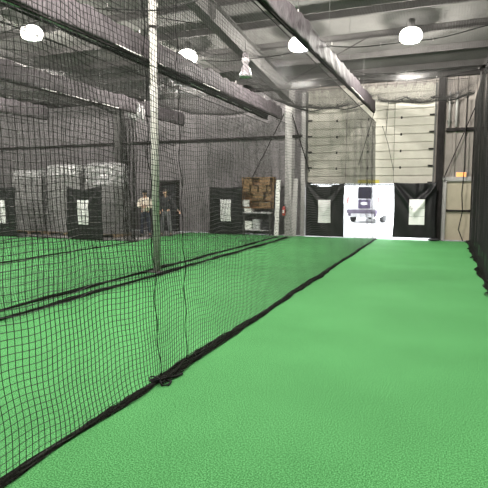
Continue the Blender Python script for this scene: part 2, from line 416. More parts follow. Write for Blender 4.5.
ZT = 4.05                                                # where side nets meet the valances
def make_side_net(label, xtop, xbot, y0, y1, seed, share=None, ztop=ZT, r=.0017, amp=.012, hemw=.05, cat='net', grp=None):
    root = tag(empty('batting_cage_net', (xtop, 0, 0)), label, cat, grp)
    if share is None:
        P = side_net_grid(y0, y1, .02, ztop, 0, xbot-xtop, seed, amp=amp); me = net_mesh('netting', P, r); me.materials.append(M['net'])
    else: me = share
    o = bpy.data.objects.new('netting', me); col.objects.link(o); o.parent = root
    N = int((y1-y0)/.09)
    f = smooth_noise(np.linspace(0, (y1-y0)*1.4, N), seed+9)
    pts = [(xbot-xtop + .025*f[i], y0+(y1-y0)*i/(N-1), .012) for i in range(N)]
    hem_mesh(pts, lambda t: hemw*(1+.3*math.sin(t*40)), seed, 9).build('bottom_hem', M['hem'], root)
    cordline([(0, y0+(y1-y0)*i/60, ztop + .01) for i in range(61)], .009).build('top_rope', M['rope'], root)
    return root, me

# net between the front lane and the next one, in two laced lengths
root = tag(empty('batting_cage_net', (-2.38, 0, 0)), 'nearest black side net, hanging along the left edge of the open green lane', 'net')
P = side_net_grid(.3, 4.2, .02, ZT, 0, .1, 3, amp=.028, wl=1.1, gather=(3.72, .45, .35)); me = net_mesh('netting', P, .0029); link('netting', me, M['net'], root)
P = side_net_grid(4.2, 18.1, .02, ZT, 0, .1, 11, amp=.004, wl=1.3, gather=(3.72, .45, .35)); me1 = net_mesh('netting', P, .0026); link('netting', me1, M['net'], root)
for y_, dy in ((4.2, 0), (3.66, 0)):
    m = MB(); pts = []
    for i in range(70):
        h = i/69; z = .02 + h*(ZT-.02)
        pts.append((.1*(1-h)**1.6 + .012*math.sin(i*.9), y_ + (3.72-y_)*.35*math.exp(-((y_-3.72)/.45)**2)*(1-h)**9 + dy*(1-h)**3 + .01*math.sin(i*.5), z))
    m.tube(pts, .0042, 5); m.build('lacing_cord', M['rope'], root)
def pathpts(y0, y1, step, seed, base=.16, amp=.03):
    n = int((y1-y0)/step); f = smooth_noise(np.linspace(0, (y1-y0)*2.2, n), seed)
    return [(base+amp*f[i], y0+(y1-y0)*i/(n-1), .008) for i in range(n)]
hem_mesh(pathpts(.3, 3.72, .035, 21, .10, .014), lambda t: .030+.009*math.sin(t*17), 4, 7).build('bottom_hem', M['hem'], root)
hem_mesh(pathpts(3.6, 18.1, .05, 22, .12, .014), lambda t: .034+.034*abs(math.sin(t*9+1.3))*(1-t), 5, 10).build('bottom_hem', M['hem'], root)
cordline([(0, .3+17.9*i/60, ZT+.01) for i in range(61)], .009).build('top_rope', M['rope'], root)
m = MB()                                                 # the tangled knot where the lengths are tied
for k in range(7):
    a = k*.9; c = Vector((.12+.03*math.sin(k*2.1), 3.62+.05*math.cos(k*1.7), .022+.004*k))
    u = Vector((math.cos(a), math.sin(a), .12*math.sin(k))).normalized(); v = u.cross(Vector((.2,.1,1))).normalized()
    rr = .026+.01*math.sin(k*3)
    m.tube([c + u*rr*math.cos(w) + v*rr*1.4*math.sin(w) for w in np.linspace(0, 6.28, 14)[:-1]], .007, 6, closed=True)
m.tube([(.14,3.6,.03), (.2,3.54,.015), (.24,3.58,.012), (.22,3.66,.012), (.15,3.66,.02)], .01, 6)
m.tube([(.14,3.65,.03), (.21,3.76,.02), (.22,3.86,.012)], .011, 6)
m.build('knot', M['rope'], root)

mk = make_side_net
_, side_me = mk('black side net hanging just behind the white pole', -5.98, -5.70, .5, 17.3, 31, amp=.01)
mk('black side net hanging just in front of the white pole', -5.36, -5.29, .5, 17.3, 32, share=side_me)
_, back_me = mk('black side net of the third cage, its far end hanging dark left of the people', -9.65, -9.55, 2.5, 14.1, 33, amp=.02, hemw=.035)
mk('farthest black side net at the left, between the two left strike targets', -13.2, -13.2, 2.5, 14.1, 34, share=back_me, hemw=.02)
# right hand nets, two layers
_, rme = mk('black net along the right edge of the open lane, hem curling over the turf', .74, .75, 4.0, 18.2, 41, amp=.022, hemw=.085, ztop=4.6, r=.0034)
mk('second black net layer just behind the right-hand lane net', 1.04, 1.05, 4.0, 18.2, 42, share=rme, ztop=4.6, hemw=.05)
mk('third black net layer at the right edge, behind the other two', 1.3, 1.3, 4.0, 18.2, 43, share=rme, ztop=4.6, hemw=.05)
# dark gathered end of the third cage net
t = tag(empty('gathered_net_end', (-9.85, 14.15, 0)), 'dark bunched net end hanging from ceiling to turf beside the left shrink-wrapped stacks', 'net')
m = MB(); g = random.Random(3)
for k in range(26):
    x0 = g.uniform(-.28,.28); a = g.uniform(0,6)
    m.tube([(x0*(1+.25*math.sin(z*1.1+a)) + .015*math.sin(z*4+a), g.uniform(-.0,.0)+.06*math.sin(k*1.9)+.02*math.sin(z*3+a), z) for z in np.linspace(.01, ZT, 26)], .0085, 4)
m.build('netting', M['net'], t)
cordline([(-.3,0,ZT), (0,0,ZT-.02), (.3,0,ZT)], .012).build('top_rope', M['rope'], t)

# overhead nets
def roof_grid(w, y0, y1, seed):
    n = int(w/CELL)+1; k = int((y1-y0)/CELL)+1
    X = np.linspace(0, w, n)[:, None]*np.ones((1, k)); Y = np.ones((n,1))*np.linspace(y0, y1, k)[None]
    u = X/w
    Z = -.16*np.sin(np.pi*u)*(1+.35*np.sin(Y*.8+seed)) - .10*np.abs(np.sin(Y*np.pi/3.6)) * (.5+.5*np.sin(np.pi*u)) + .015*np.sin(X*5+Y*3)
    return np.stack([X, Y + .02*np.sin(X*3+Y), Z], 2)
ZR = 4.78
P = roof_grid(3.15, 1.0, 18.15, 1); ov = net_mesh('netting', P, .0022); ov.materials.append(M['net'])
def overhead(label, x0, w, ymove=0, z=ZR):
    root = tag(empty('overhead_net', (x0, ymove, z)), label, 'net')
    o = bpy.data.objects.new('netting', ov); col.objects.link(o); o.parent = root; o.scale = (w/3.15, 1, 1)
    for i, yy in enumerate((3.6, 7.2, 10.8, 14.4)):
        pts = [(w*u, yy + .15*math.sin(u*3+i), -.16*math.sin(math.pi*u) - .03 + .05*math.sin(u*9+i*2)*u*(1-u)*2) for u in np.linspace(0, 1, 24)]
        cordline(pts, .011).build('support_rope', M['rope'], root)
        for u in (.02, .34, .66, .98):
            zz = -.16*math.sin(math.pi*u)
            m = MB(); m.box((w*u, yy+.1, zz+.02), (.02,.02,.06), bev=.004); m.build('clip', M['paleste'], root)
    return root
o1 = overhead('overhead net roofing the open green lane, sagging under the ceiling lamps', -2.45, 3.15)
overhead('overhead net roofing the second cage, left of the nearest sleeve', -5.5, 3.05)
overhead('overhead net roofing the third cage, beyond the white pole', -9.65, 3.65)
overhead('overhead net roofing the farthest left cage', -13.2, 3.55, ymove=-4)
# scalloped rope end of the overhead nets
def drape(label, x0, x1, n, seed, zb=4.84, zt=5.32):
    root = tag(empty('net_end_drape', (x0, 18.2, 0)), label, 'net'); w = x1-x0
    k = int(w/CELL)+1; q = 12
    X = np.linspace(0, w, k)[:, None]*np.ones((1, q)); v = np.ones((k,1))*np.linspace(0, 1, q)[None]
    lowz = zb + .0 - .15*np.abs(np.sin(np.pi*n*X/w + .2)) + .05*np.sin(X*2+seed)
    Z = lowz + (zt-lowz)*v; Y = .03*np.sin(X*9+seed)*(1-v)
    link('netting', net_mesh('netting', np.stack([X, Y, Z], 2), .0022), M['net'], root)
    pts = [(float(X[i,0]), float(Y[i,0]), float(lowz[i,0])) for i in range(k)]
    m = MB(); m.tube(pts, .022, 6); m.tube([(p[0], p[1]-.02, p[2]+.05+.02*math.sin(i*.5)) for i, p in enumerate(pts)], .009, 5); m.build('scallop_rope', M['rope'], root)
    cordline([(0,0,zt), (w,0,zt)], .008).build('top_rope', M['rope'], root)
drape('scalloped black net edge hanging across the far end of the open lane', -2.35, .62, 3, 1)
drape('scalloped black net edge across the far end of the second cage', -5.35, -2.55, 2, 2, zb=4.75)
# end net of the short left cages
root = tag(empty('end_net', (-17, 14.05, 0)), 'black net closing the left cages, behind the two left strike targets', 'net')
n = int(7.3/CELL)+1; q = int(4.4/CELL)+1
X = np.linspace(0, 7.3, n)[:, None]*np.ones((1, q)); Z = np.ones((n,1))*np.linspace(.02, 4.4, q)[None]
Y = .05*np.sin(X*7)+.03*np.sin(X*17+Z)
link('netting', net_mesh('netting', np.stack([X, Y, Z], 2), .0019), M['net'], root)
cordline([(7.3*i/40, 0, 4.41) for i in range(41)], .01).build('top_rope', M['rope'], root)
cordline([(7.3*i/60, .05*math.sin(7.3*i/60*7), .014) for i in range(61)], .014).build('bottom_rope', M['rope'], root)

# ------------------------------------------------------------------ valances: crumpled sleeves along the tops of the side nets
def valance(label, x, y0, y1, zb, h, seed, pale=None, hang=True, tilt=0):
    root = tag(empty('net_sleeve', (x, y0, zb)), label, 'net sleeve', 'crumpled grey sleeves along the tops of the cage nets')
    root.rotation_euler = (tilt,0,0); L = y1-y0; n = int(L/.07); prof = []
    for k in range(22):
        w = 2*math.pi*k/22; cx = math.cos(w); cz = math.sin(w)
        prof.append((math.copysign(abs(cx)**.5, cx)*.065, h/2+math.copysign(abs(cz)**.45, cz)*h/2))
    S = np.linspace(0, L, n); pr = np.array(prof); V = np.zeros((n, 22, 3))
    A = smooth_noise(S*3.1, seed, 4); B = smooth_noise(S*4.3, seed+1, 4); C = smooth_noise(S*9, seed+2, 3)
    for k in range(22):
        top = (pr[k,1] > h*.6)
        fold = .02*np.sin(S*9 + pr[k,1]*11 + 2*A) + .012*np.sin(S*23+pr[k,1]*17+3*B)
        V[:, k, 0] = pr[k,0]*(1+.25*A) + np.sign(pr[k,0])*fold*np.sin(math.pi*np.clip(pr[k,1]/h, 0, 1))
        V[:, k, 1] = S
        V[:, k, 2] = pr[k,1] + (.02*A+.018*C if top else 0)
    idx = np.arange(n*22).reshape(n, 22); nx = np.roll(idx, -1, 1)
    Q = np.stack([idx[:-1], nx[:-1], nx[1:], idx[1:]], 2).reshape(-1, 4)
    me = raw_mesh('sleeve', V.reshape(-1,3), Q); bm = bmesh.new(); bm.from_mesh(me); bm.verts.ensure_lookup_table()
    bm.faces.new([bm.verts[i] for i in range(22)][::-1]); bm.faces.new([bm.verts[(n-1)*22+i] for i in range(22)])
    bmesh.ops.recalc_face_normals(bm, faces=bm.faces); bm.to_mesh(me); bm.free()
    link('sleeve', me, M['valance'], root)
    m = MB(); m.tube([(.0, L*i/80, -.018-.004*math.sin(i)) for i in range(81)], .022, 6); m.build('hem_bar', M['darksteel'], root)
    g = random.Random(seed)
    for (a, b) in (pale or []):
        m = MB(); m.tube([(.075, a-y0+(b-a)*u, .0+.006*math.sin(u*7)) for u in np.linspace(0,1,8)], .012, 5); m.build('hem_glint', M['glintcord'], root)  # short pale pieces of cord drawn as glints along the hem
    yy = .9
    while yy < L-.3 and hang:
        zt = roof_z(y0+yy)-zb-.03-max(0,tilt)*yy
        m = MB(); m.tube([(0,yy,h*.9), (0,yy,zt)], .006, 5); m.build('hanger_cable', M['steel'], root)
        m = MB(); m.box((.0,yy,h+.03), (.02,.02,.1), bev=.004); m.build('clip', M['paleste'], root)
        yy += 2.4
    return root
g = random.Random(5)
def dashes(y0, y1, n, lo=.25, hi=.9): return [(y, y+g.uniform(lo, hi)) for y in [g.uniform(y0, y1) for _ in range(n)]]
valance('crumpled grey sleeve above the left edge of the open lane, nearest of the sleeves', -2.47, .5, 18.15, 4.17, .39, 1, dashes(9,16,3), tilt=.0135)
valance('long grey sleeve touching the white pole, right one of the close pair', -5.66, .5, 17.6, 4.27, .43, 2, dashes(4,12,7))
valance('long grey sleeve half hidden behind its neighbour, left one of the close pair', -5.98, .5, 17.0, 4.40, .36, 3, dashes(5,15,14), tilt=-.0115)
valance('dark sagging grey sleeve at the far left, above the third cage', -9.65, 2.0, 17.6, 4.25, .45, 4, [(10.1,10.6),(10.75,11.1),(11.2,11.9),(12.05,12.3),(12.5,13.3)])
valance('farthest grey sleeve high at the left, barely showing through the nets', -13.2, 2.0, 14.1, 4.2, .44, 5)
# crumpled clear plastic rag at the end of the third sleeve
t = tag(empty('plastic_bundle', (-9.75, 14.4, 4.3)), 'pale crumpled plastic bundle hanging under the far left sleeve', 'plastic bundle')
m = MB()
for k in range(5):
    c = Vector((-.2+.12*k, .05*math.sin(k*2), .05*math.cos(k*2.3)))
    m.tube([c+Vector((0,0,.25)), c+Vector((.03,0,.1)), c+Vector((-.02,.02,-.08)), c+Vector((.04,0,-.28))], [.03,.07,.09,.02], 7)
m.build('wrap', M['wrap'], t)
m = MB(); m.tube([(.05,0,.2),(.06,0,.32)], .01, 5); m.build('tie', M['rope'], t)

# ------------------------------------------------------------------ white pole
t = tag(empty('support_pole', (-5.50, 8.82, 0)), 'tall white steel pole standing among the nets left of centre', 'pole')
zt = roof_z(8.82)-.22-.5
m = MB(); m.tube([(0,0,.012), (0,0,zt-.03)], .075, 20); m.build('shaft', M['pole'], t)
m = MB(); m.box((0,0,.009), (.26,.26,.016), bev=.004); m.build('base_plate', M['steel'], t)
m = MB(); m.box((0,0,zt-.02), (.24,.24,.016), bev=.004); m.build('top_plate', M['steel'], t)
m = MB(); m.lathe([(.076,0),(.088,0),(.088,.05),(.076,.05)], (0,0,4.85)); m.build('clamp_band', M['darksteel'], t)

# ------------------------------------------------------------------ strike targets
def target(label, cx, cy, zb, W, H, seed, sag=.1, pw=.44, ph=.86, px=0, pz=-.02, ropes=True, vfold=0, rz=0, ztie=4.9):
    root = tag(empty('strike_target', (cx, cy, 0), rz), label, 'batting target', 'black tarp strike targets at the cage ends')
    n, q = 41, 49; V = []; F = []
    def pos(u, v):
        # u across 0..1, v up 0..1
        x = (u-.5)*W*(1 - .05*math.sin(math.pi*v)*(1 if seed % 2 else .4))
        z = zb + v*(H - sag*math.sin(math.pi*u)**1.3*v**3)
        rad = .022*math.sin((x*7 + abs(u-.5)*9 + seed)*1.7)*v + .015*math.sin(z*4+x*8+seed)
        du = abs(u-.5)*2
        vf = vfold*.11*math.exp(-((v-(1-.55*(1-du)))/.07)**2)*(1 if du < .98 else 0)
        vf2 = vfold*.05*math.exp(-((v-(1-.3*(1-du)))/.05)**2)
        return x, -(rad + vf - vf2) - .04*math.sin(math.pi*u), z
    for j in range(q):
        for i in range(n): V.append(pos(i/(n-1), j/(q-1)))
    k = len(V)
    V += [(x, y+.006, z) for x, y, z in V]
    for j in range(q-1):
        for i in range(n-1):
            a = j*n+i; F += [(a,a+1,a+n+1,a+n), (k+a,k+a+n,k+a+n+1,k+a+1)]
    for i in range(n-1):
        F += [(i,k+i,k+i+1,i+1), ((q-1)*n+i,(q-1)*n+i+1,k+(q-1)*n+i+1,k+(q-1)*n+i)]
    for j in range(q-1):
        F += [(j*n,(j+1)*n,k+(j+1)*n,k+j*n), (j*n+n-1,k+j*n+n-1,k+(j+1)*n+n-1,(j+1)*n+n-1)]
    m = MB(); m.add(V, F, True); m.build('tarp', M['blacktarp'], root)
    # patch follows the tarp
    def strip(x0, x1, z0, z1, off, name, material, parent):
        vs = []; fs = []; a, b = 9, 13
        for j in range(b):
            for i in range(a):
                x = x0+(x1-x0)*i/(a-1); z = z0+(z1-z0)*j/(b-1)
                yy = pos(x/W+.5, (z-zb)/H)[1]
                vs.append((x, yy-off, z))
        kk = len(vs); vs += [(x, y+.004, z) for x, y, z in vs]
        for j in range(b-1):
            for i in range(a-1):
                c = j*a+i; fs += [(c,c+1,c+a+1,c+a), (kk+c,kk+c+a,kk+c+a+1,kk+c+1)]
        m = MB(); m.add(vs, fs, True); return m.build(name, material, parent)
    zc = zb + H*.5 + pz
    pt = strip(px-pw/2, px+pw/2, zc-ph/2, zc+ph/2, .02, 'strike_zone_patch', M['whitepatch'], root)
    for fz in (.33, .66): strip(px-pw/2, px+pw/2, zc-ph/2+ph*fz-.006, zc-ph/2+ph*fz+.005, .026, 'patch_line', M['patchline'], pt)
    for s_ in (-1, 1):
        m = MB(); m.tube([(s_*W/2,0,zb+H-.02), (s_*(W/2+.02),.01,zb+H+.25), (s_*(W/2+.03),.02,ztie)], .006, 5); m.build('tie_rope', M['rope'], root)
        m = MB(); m.lathe([(.008,-.012),(.022,-.012),(.022,.012),(.008,.012)], (s_*(W/2-.04),-.005,zb+H-.05), 12, Matrix.Rotation(R(90),3,'X')); m.build('grommet', M['steel'], root)
    return root
target('black strike target hanging in the bright door opening, rightmost target', -1.0, 18.0, .09, 1.42, 1.88, 1, sag=.03, pw=.5, ph=.86, px=.08, pz=-.06, vfold=1)
target('black strike target with deeply dipped top edge, in the left of the bright opening', -4.12, 18.1, .03, 1.42, 1.93, 2, sag=.11, pw=.46, ph=.84, pz=-.05, vfold=.5)
target('black strike target beside the brown tool board, against the grey wall', -7.98, 17.85, .03, 1.45, 1.82, 3, sag=.03, pw=.45, ph=.84, px=.02, pz=.0, vfold=.2)
target('black strike target in front of the shrink-wrapped stacks, second target from the left', -11.55, 13.9, .03, 1.5, 1.82, 4, sag=.12, pw=.46, ph=.84, pz=.02, vfold=.3, ztie=4.38)
target('black strike target cut off at the left edge of the view', -15.38, 13.9, .03, 1.5, 1.82, 5, sag=.05, pw=.46, ph=.84, vfold=.2, px=.05, ztie=4.38)

# tether ropes at the end of the open lane
def hangrope(label, pts, r=.012):
    t = tag(empty('hanging_rope', pts[0]), label, 'rope'); p0 = Vector(pts[0])
    m = MB(); m.tube([Vector(p)-p0 for p in pts], r, 6); o = m.build('rope_line', M['rope'], t)
    m = MB(); m.ball((0,0,0), (r*2,r*2,r*2.4), 8, 6); m.build('rope_knot', M['rope'], t)
hangrope('black rope slanting down from the far end of the nearest sleeve', [(-2.45,18.15,4.4), (-2.7,18.18,3.5), (-2.95,18.2,2.6)])
hangrope('thin black rope hanging straight down in front of the cream door', [(-1.98,18.15,4.75), (-2.0,18.15,4.2), (-2.03,18.15,3.65)], .009)
hangrope('black rope slanting across the lower cream door panels', [(-2.15,18.15,3.9), (-1.95,18.15,3.3), (-1.75,18.15,2.4)], .009)
hangrope('wavy black rope hanging in front of the beige exit door', [(.5,18.1,4.7), (.49,18.1,3.6), (.5,18.1,2.4), (.46,18.1,1.6), (.5,18.1,1.0), (.4,18.1,.4), (.55,18.1,.03)], .018)
# end post for the right-hand nets
t = tag(empty('net_post', (.88, 18.22, 0)), 'slim grey post at the far end of the right-hand nets', 'post')
m = MB(); m.tube([(0,0,.01), (0,0,roof_z(18.22)-.24)], .035, 12); m.build('shaft', M['steel'], t)
m = MB(); m.box((0,0,.006), (.14,.14,.012)); m.build('foot_plate', M['steel'], t)
# small dark bag by the right target
t = tag(empty('ball_bag', (-.35, 17.95, .0)), 'small dark bundle lying on the turf under the rightmost target', 'bag')
m = MB(); m.ball((0,0,.05), (.2,.1,.05), 14, 8); m.build('sack', M['darkplastic'], t)
m = MB(); m.tube([(.18,0,.06), (.24,.03,.03), (.3,0,.015)], .012, 6); m.build('drawstring', M['rope'], t)

# ------------------------------------------------------------------ lamps
def high_bay(label, x, y, z, lit=True, zt=None, sc=1.0):
    root = tag(empty('high_bay_lamp', (x, y, z)), label, 'ceiling lamp', 'high bay lamps hanging from the ceiling')
    m = MB(); m.lathe([(.001,.62),(.06,.62),(.09,.58),(.1,.42),(.085,.36),(.07,.34)], seg=20); m.build('ballast_housing', M['aluminium'] if not lit else M['steel'], root)
    root.scale = (sc,)*3
    if lit:
        m = MB(); m.lathe([(.12,.34),(.2,.32),(.26,.26),(.29,.17),(.285,.08),(.25,.02),(.18,-.0),(.001,-.01)], seg=28); m.build('glowing_shade', M['lampglow'], root)
    else:
        m = MB(); m.lathe([(.05,.36),(.075,.3),(.12,.2),(.155,.06),(.16,0),(.15,0),(.11,.19),(.06,.28),(.001,.3)], seg=28); m.build('reflector', M['aluminium'], root)
        m = MB(); m.ball((0,0,.14), (.045,.045,.08), 12, 8); m.build('bulb', M['whitepatch'], root)
    zt = (roof_z(y)-z)/sc if zt is None else zt
    m = MB(); m.tube([(0,0,.62), (0,0,zt-.02)], .006, 6); m.build('hanging_cable', M['steel'], root)
    m = MB(); m.tube([(.025*math.cos(w), 0, .655+.035*math.sin(w)) for w in np.linspace(0,6.28,12)[:-1]], .006, 5, closed=True); m.build('hook', M['steel'], root)
    if lit:
        l = bpy.data.lights.new('lamp_light', 'POINT'); l.shadow_soft_size = .11; l.energy = LW; l.color = (1,.955,.88)
        o = bpy.data.objects.new('lamp_light', l); col.objects.link(o); o.location = (x, y, z-.13)
LW = 1450
lamps = [('lit high bay lamp over the open lane, far right in view', -1.04, 14.3, 5.58),
         ('lit high bay lamp beside the nearest sleeve, over the second cage', -4.02, 14.1, 5.62),
         ('lit high bay lamp just right of the white pole, over the third cage', -7.5, 14.0, 5.62),
         ('lit high bay lamp at the upper left, over the farthest cage', -10.8, 11.1, 5.86)]
for a in lamps: high_bay(*a)
for x, y in ((-1,6.6), (-4,6.0), (-7.6,4.0), (-11.3,2.5), (-1,-1.5), (-4.5,-2.5), (-8,-3.5), (-15.3,4.5), (-15.5,11.8), (-20,8)):
    high_bay('lit high bay lamp outside the view', x, y, roof_z(y)-.95 if y < 12 else 5.7)
high_bay('unlit silver high bay lamp on a long cable, above the middle of the nets', -4.30, 10.75, 4.22, lit=False, sc=.85)
# small floodlight far left
t = tag(empty('small_floodlight', (-15.9, 15.6, 4.85)), 'small bright white light fitting high at the far left', 'ceiling lamp')
m = MB(); m.box((0,0,0), (.3,.14,.16), bev=.02); m.build('housing', M['paleste'], t)
m = MB(); m.box((0,-.08,0), (.26,.02,.13)); m.build('glowing_lens', M['lampglow'], t)
m = MB(); m.tube([(0,0,.08), (0,0,roof_z(15.6)-4.85-.02)], .012, 6); m.build('stem', M['steel'], t)

# ------------------------------------------------------------------ clutter along the end wall
# tool board with plywood boxes
t = tag(empty('plywood_cabinet', (-6.72, WY-.3, 0)), 'brown plywood cabinet wall-hung right of the grey-wall strike target', 'cabinet')
m = MB(); m.box((0,.14,1.62), (1.28,.03,1.18)); m.box((-.63,0,1.62), (.025,.26,1.18)); m.box((.63,0,1.62), (.025,.26,1.18))
for z in (1.04, 1.34, 1.62, 1.92, 2.2): m.box((0,0,z), (1.26,.26,.024))
m.build('carcass', M['ply'], t)
for k, (x, z, w, h) in enumerate(((-.46,1.78,.28,.26), (-.14,1.76,.26,.24), (.2,1.77,.3,.27), (.46,1.47,.24,.22), (.02,1.48,.4,.24), (-.4,2.05,.34,.22), (.3,2.06,.4,.24), (.3,1.18,.45,.22), (.47,1.78,.14,.2))):
    c = tag(empty('storage_box', (-6.72+x, WY-.32, z-.12)), 'small brown carton on a shelf of the plywood cabinet', 'box', 'cartons in the plywood cabinet')
    m = MB(); m.box((0,0,h/2), (w,.2,h-.02), bev=.006); m.build('carton', M['carton'], c)
    m = MB(); m.box((0,-.102,h/2), (w*.4,.004,h*.3)); m.build('tape', M['ply'], c)
t = tag(empty('notice_paper', (-7.2, WY-.434, 1.22)), 'white paper notice pinned low on the plywood cabinet', 'notice')
m = MB(); m.box((0,0,0), (.3,.006,.26)); m.build('sheet', M['paper'], t)
m = MB(); m.ball((0,-.008,.11), (.012,.01,.012), 8, 6); m.build('pin', M['darksteel'], t)
# workbench below
t = tag(empty('workbench', (-6.68, WY-.4, 0)), 'grey workbench under the brown plywood cabinet', 'workbench')
m = MB(); m.box((0,0,.86), (1.12,.5,.04), bev=.005); m.build('worktop', M['greybin'], t)
for sx in (-.52,.52):
    for sy in (-.2,.2):
        m = MB(); m.box((sx,sy,.42), (.05,.05,.84)); m.build('leg', M['steel'], t)
m = MB(); m.box((0,0,.2), (1.08,.44,.03)); m.build('lower_shelf', M['greybin'], t)
for k, (x, z, w, h, mt, lab) in enumerate(((-.46,.215,.3,.3,'paper','white bin on the left of the workbench lower shelf'), (-.03,.215,.3,.36,'greybin','grey bin in the middle of the workbench lower shelf'), (.42,.215,.3,.26,'darkplastic','dark bin on the right of the workbench lower shelf'), (-.48,.88,.3,.12,'paper','shallow white tray on the left end of the worktop'))):
    c = tag(empty('storage_bin', (-6.68+x*.78, WY-.42, z)), lab, 'bin')
    m = MB(); m.poly([(-w/2+.02,-.15,0), (w/2-.02,-.15,0), (w/2,-.16,h), (-w/2,-.16,h)], (0,.32,0)); m.build('tub', M[mt], c)
    m = MB(); m.box((0,0,h+.01), (w+.02,.35,.02), bev=.004); m.build('rim', M[mt], c)
# leaning boards and hung gear between cabinet and pale column
gear = [(-5.93,.17,2.1,'paper','tall white board leaning on the wall right of the workbench'), (-6.05,.10,1.95,'darkplastic','tall dark board leaning beside the white one'), (-5.25,.18,2.15,'paleste','pale narrow panel leaning right of the steel column')]
for x, w, h, mt, lab in gear:
    c = tag(empty('leaning_board', (x, WY-.5, .0)), lab, 'board')
    rot = Matrix.Rotation(R(-6), 3, 'X')
    m = MB(); m.box((0,.11,h/2), (w,.03,h), rot=rot, bev=.004); m.build('board', M[mt], c)
c = tag(empty('fire_extinguisher', (-5.62, WY-.56, .78)), 'small red and white extinguisher hung on the pale steel column', 'fire extinguisher')
m = MB(); m.lathe([(.001,0),(.055,0),(.06,.02),(.06,.27),(.04,.32),(.02,.34),(.001,.345)], seg=16); m.build('cylinder', M['red'], c)
m = MB(); m.box((0,0,.37), (.03,.03,.05)); m.box((.03,0,.4), (.1,.02,.015)); m.build('valve', M['darksteel'], c)
m = MB(); m.tube([(.02,0,.37), (.08,-.01,.33), (.09,-.01,.2), (.075,-.01,.1)], .01, 6); m.build('hose', M['darkplastic'], c)
m = MB(); m.box((0,-.061,.15), (.07,.004,.12)); m.build('label_plate', M['paper'], c)
m = MB(); m.box((0,.09,.2), (.05,.085,.05)); m.build('wall_bracket', M['steel'], c)

# stacked, plastic wrapped goods behind the left cages
def wrapped(label, x, y, w, d, h, seed, topwrap):
    root = tag(empty('wrapped_stack', (x, y, 0)), label, 'pallet stack', 'wrapped stacks behind the left cages'); g = random.Random(seed)
    m = MB()
    for sx in (-w/2+.05, 0, w/2-.05): m.box((sx,0,.05), (.09,d,.09))
    for k in range(7): m.box((0,-d/2+.06+k*(d-.12)/6,.105), (w,.09,.02))
    m.build('pallet', M['pallet'], root)
    m = MB(); z = .12; top = h-topwrap
    while z < top:
        t_ = g.uniform(.05,.1); m.box((g.uniform(-.015,.015), g.uniform(-.015,.015), z+t_/2), (w-.04,d-.04,t_-.012)); z += t_
    m.build('stacked_sheets', M['stack'], root)
    # crumpled wrap over the top: displaced shell
    n = 40; q = 12; V = []; F = []
    for j in range(q+1):
        for i in range(n):
            a = 2*math.pi*i/n; cx = math.cos(a); cy = math.sin(a)
            ex = math.copysign(abs(cx)**.35, cx)*w/2; ey = math.copysign(abs(cy)**.35, cy)*d/2
            k = 1+.03*math.sin(i*2.3+j*1.1+seed)+.03*math.sin(i*.9-j*2+seed)
            if j == q: k *= .55
            if j == q-1: k *= .93
            V.append((ex*k, ey*k, z-.12 + (h-z+.12)*j/q + .02*math.sin(i*1.7+j)))
    for j in range(q):
        for i in range(n):
            b = (i+1) % n; F.append((j*n+i, j*n+b, (j+1)*n+b, (j+1)*n+i))
    F.append(tuple(range(n))[::-1]); F.append(tuple(q*n+i for i in range(n)))
    m = MB(); m.add(V, F, False); m.build('plastic_wrap', M['wrap'], root)
wrapped('tall wrapped stack with bright crinkled top, right of the second target from the left', -11.75, 15.5, 1.35, 1.0, 2.72, 1, .8)
wrapped('tall wrapped stack with visible sheet layers, left of the second target from the left', -13.5, 15.6, 1.7, 1.0, 2.68, 2, .4)
wrapped('tall grey stack beside the target cut off at the left edge', -15.3, 15.6, 1.5, 1.0, 2.5, 3, .3)

# ------------------------------------------------------------------ people
def evaluated(o):
    dg = bpy.context.evaluated_depsgraph_get(); dg.update()
    me = bpy.data.meshes.new_from_object(o.evaluated_get(dg)); return me
def skin_mesh(chains, sub=1):
    """chains: list of (points, radii, parent_ref) ; first chain root. points shared by name"""
    verts = []; edges = []; rad = []; roots = []; names = {}
    for ch in chains:
        prev = None
        for it in ch:
            if isinstance(it, str): prev = names[it]; continue
            nm, p, r_ = it
            verts.append(p); rad.append(r_); i = len(verts)-1; names[nm] = i
            if prev is None: roots.append(i)
            else: edges.append((prev, i))
            prev = i
    me = bpy.data.meshes.new('tmp'); me.from_pydata(verts, edges, [])
    o = bpy.data.objects.new('tmp', me); col.objects.link(o)
    md = o.modifiers.new('s', 'SKIN'); md.use_smooth_shade = True
    for i, r_ in enumerate(rad):
        r_ = r_ if isinstance(r_, tuple) else (r_, r_)
        me.skin_vertices[0].data[i].radius = r_; me.skin_vertices[0].data[i].use_root = i in roots
    ss = o.modifiers.new('u', 'SUBSURF'); ss.levels = sub; ss.render_levels = sub
    out = evaluated(o); bpy.data.objects.remove(o); return out
